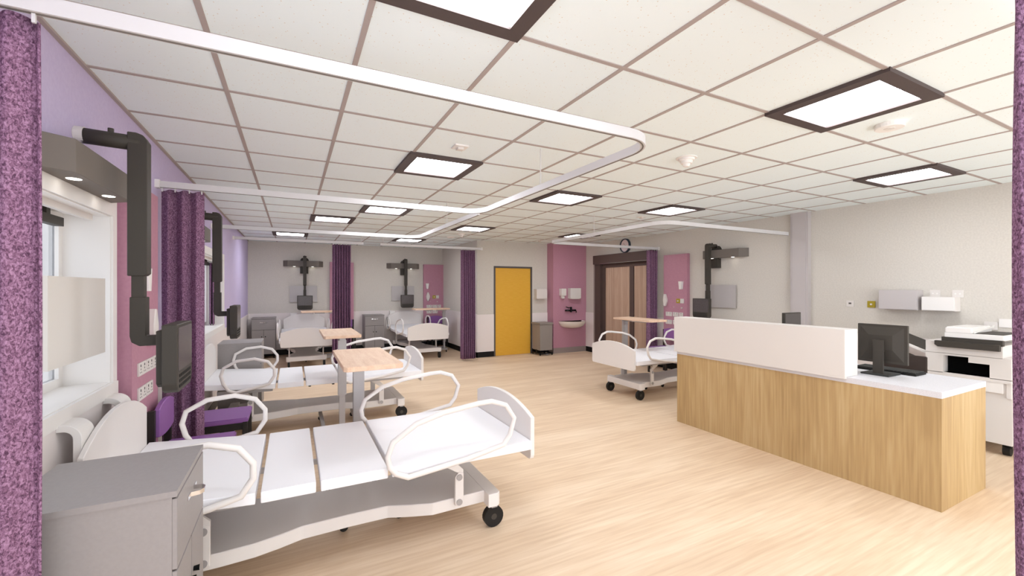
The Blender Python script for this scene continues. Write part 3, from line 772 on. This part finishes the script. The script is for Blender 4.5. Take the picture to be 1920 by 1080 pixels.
# ---------------------------------------------------------------- right wall items
t = thing('wall_cabinet', 'grey box cabinet on the right wall above the desk', 'wall cabinet', (XR, 2.455, 1.34))
MB().box(-.15, 0, -.185, .185, 0, .235, .002).build('body', 'column', t)
MB().box(-.156, -.15, -.18, .18, .005, .23).build('door', 'column', t)
t = thing('paper_holder', 'white box holder right of the grey wall cabinet', 'holder', (XR, 2.095, 1.34))
MB().box(-.13, 0, -.145, .145, 0, .16, .002).build('body', 'offwhite', t)
MB().box(-.145, -.13, -.135, .14, .005, .155, .002).build('front', 'white', t)
def plate(name, lab, cat, y, z, w, h, m, kind):
    t = thing(name, lab, cat, (XR, y, z))
    MB().box(-.012, 0, -w/2, w/2, -h/2, h/2, .002).build('plate', m, t)
    if kind == 'data': MB().box(-.015, -.012, -.015, .015, -.005, .015).build('port', 'doorgrey', t)
    elif kind == 'btn': MB().cyl((-.012, 0, 0), (-.02, 0, 0), .012).build('button', 'offwhite', t)
    else:
        for s in (-1, 1): MB().cyl((-.012, s*w*.2, 0), (-.015, s*w*.2, 0), .008).build('outlet', 'white', t)
plate('data_socket', 'small white data socket left of the yellow switch', 'socket', 3.01, 1.39, .085, .085, 'offwhite', 'data')
plate('wall_switch', 'yellow switch plate left of the grey wall cabinet', 'switch', 2.775, 1.39, .085, .085, 'switchyellow', 'btn')
plate('power_socket', 'grey socket plate behind the copier top', 'socket', 1.715, 1.195, .1, .085, 'offwhite', 'dbl')
plate('power_socket', 'white socket plate nearest the right-edge curtain', 'socket', 1.605, 1.23, .105, .09, 'white', 'dbl')
plate('power_socket', 'small socket plate above the white box holder, on its left', 'socket', 2.16, 1.535, .09, .085, 'offwhite', 'dbl')
plate('power_socket', 'small socket plate above the white box holder, on its right', 'socket', 1.97, 1.535, .09, .085, 'offwhite', 'dbl')

t = thing('wall_clock', 'round dark-rimmed wall clock above the wide dark door', 'clock', (XR-.001, 7.34, 2.548))
MB().lathe([(.158, 0), (.158, -.045), (.15, -.05), (.138, -.05), (.136, -.02), (.01, -.02)], (0, 0, 0), 40, 'x').build('rim', 'clockring', t)
MB().lathe([(.137, -.018), (.137, -.026)], (0, 0, 0), 40, 'x').build('face', 'clockface', t)
MB().tube([(-.03, 0, -.01), (-.03, .045, .055)], .003).build('hand', 'black', t)
MB().tube([(-.03, 0, -.01), (-.03, -.03, .015)], .003).build('hand', 'black', t)

# ---------------------------------------------------------------- sink corner
t = thing('wash_basin', 'white rounded wash basin on the pink wall', 'sink', (6.18, 8.8, 0))
bm = bmesh.new(); rings = []
prof = [(1.0, .785), (1.0, .765), (.97, .73), (.88, .68), (.7, .635), (.42, .612), (.12, .605)]
inner = [(.86, .785), (.8, .74), (.6, .69), (.3, .672), (.05, .67)]
n = 24
def ringpts(s, z, a=.365, b=.36): return [(s*a*math.cos(PI+PI*i/n), s*b*math.sin(PI+PI*i/n), z) for i in range(n+1)]
allp = [ringpts(s, z) for s, z in prof]
inn = [[(x_, y_-.02 if y_ < -.02 else -.02, z_) for x_, y_, z_ in ringpts(s, z)] for s, z in inner]
for seq in (allp, [allp[0]]+inn):
    R_ = [[bm.verts.new(p_) for p_ in r] for r in seq]
    for A, Bq in zip(R_, R_[1:]):
        for i in range(n): bm.faces.new((A[i], A[i+1], Bq[i+1], Bq[i]))
    if seq is allp: bm.faces.new(R_[-1])
bk = [bm.verts.new((x_, 0, z_)) for x_, z_ in [(-.365, .785), (-.354, .73), (-.25, .635), (-.04, .605), (.04, .605), (.25, .635), (.354, .73), (.365, .785)]]
bm.faces.new(bk)
bmesh.ops.remove_doubles(bm, verts=bm.verts, dist=1e-4)
mb = MB(); mb._join(bm); mb.build('bowl', 'ceramic', t, True)
MB().cyl((0, -.16, .672), (0, -.16, .676), .02).build('drain', 'chrome', t)
t = thing('mixer_tap', 'dark lever mixer tap on the pink wall over the basin', 'tap', (6.15, 8.8, 1.06))
MB().tube([(-.17, -.05, -.015), (.14, -.05, -.015)], .022, seg=14).cyl((-.1, 0, -.015), (-.1, -.05, -.015), .018).cyl((.1, 0, -.015), (.1, -.05, -.015), .018).build('body', 'darkchrome', t, True)
MB().tube([(0, -.05, -.06), (0, -.05, .07)], .026, seg=14).build('valve', 'darkchrome', t)
MB().tube([(0, -.06, .055), (-.1, -.09, .05), (-.18, -.09, .075)], .012).build('lever', 'darkchrome', t, True)
MB().tube([(.1, -.05, -.02), (.1, -.12, -.02), (.1, -.13, -.07)], .011).build('spout', 'darkchrome', t, True)
t = thing('soap_dispenser', 'slim white soap dispenser on the pink wall', 'dispenser', (5.90, 8.8, 1.39))
MB().box(-.07, .07, -.11, 0, .02, .195, .004).build('body', 'offwhite', t)
MB().box(-.04, .035, -.085, -.02, -.045, .02).build('nozzle', 'offwhite', t)
t = thing('towel_dispenser', 'square white paper towel dispenser on the pink wall', 'dispenser', (6.24, 8.8, 1.34))
MB().box(-.155, .155, -.13, 0, 0, .255, .003).build('body', 'offwhite', t)
MB().box(-.12, .12, -.125, -.02, -.012, 0).build('slot', 'offwhite', t)
t = thing('towel_dispenser', 'white dispenser box on the grey wall between yellow door and pink wall', 'dispenser', (5.42, YD, 1.34))
MB().prism([(-.15, 0), (-.15, .235), (.13, .235), (.15, .2), (.15, 0)], 'y', -.15, 0, .003).build('body', 'offwhite', t)
MB().box(-.12, .12, -.13, -.02, -.012, 0).build('slot', 'offwhite', t)
t = thing('pedal_bin', 'grey pedal bin between the yellow door and the pink wall', 'bin', (5.36, 8.82, 0))
MB().prism([(-.165, .12), (.165, .12), (.175, .73), (-.175, .73)], 'y', -.18, .18, .002).build('body', 'bin', t)
MB().box(-.19, .19, -.2, .2, .735, .775, .003).build('lid', 'bin', t)
MB().box(-.18, .18, -.19, -.17, .03, .06).box(-.18, .18, .17, .19, .03, .06).box(-.18, -.16, -.19, .19, .03, .06).box(.16, .18, -.19, .19, .03, .06).box(-.17, -.15, -.02, .02, .04, .13).box(.15, .17, -.02, .02, .04, .13).build('stand', 'black', t)
MB().box(-.03, .03, -.25, -.17, .02, .035).build('pedal', 'steel', t)
for sx in (-1, 1):
    for sy in (-1, 1): MB().cyl((sx*.165-.01, sy*.175, .018), (sx*.165+.01, sy*.175, .018), .018, seg=12).build('castor', 'black', t)

# ---------------------------------------------------------------- light
wd = bpy.data.worlds.new('World'); SC.world = wd; wd.use_nodes = True
bg = wd.node_tree.nodes['Background']; bg.inputs['Color'].default_value = (.93, .96, 1, 1); bg.inputs['Strength'].default_value = 1.9

# ---------------------------------------------------------------- camera
cd = bpy.data.cameras.new('Camera'); co = bpy.data.objects.new('Camera', cd); C.objects.link(co)
cd.sensor_width = 36; cd.lens = 36*800/1920; cd.clip_start = .05
co.location = (0, 0, 1.6); co.rotation_euler = (PI/2, 0, -.4751)
SC.camera = co
vs = SC.view_settings
vs.view_transform = 'Standard'; vs.look = 'None'; vs.gamma = 1; vs.use_curve_mapping = False; vs.exposure = 0.82
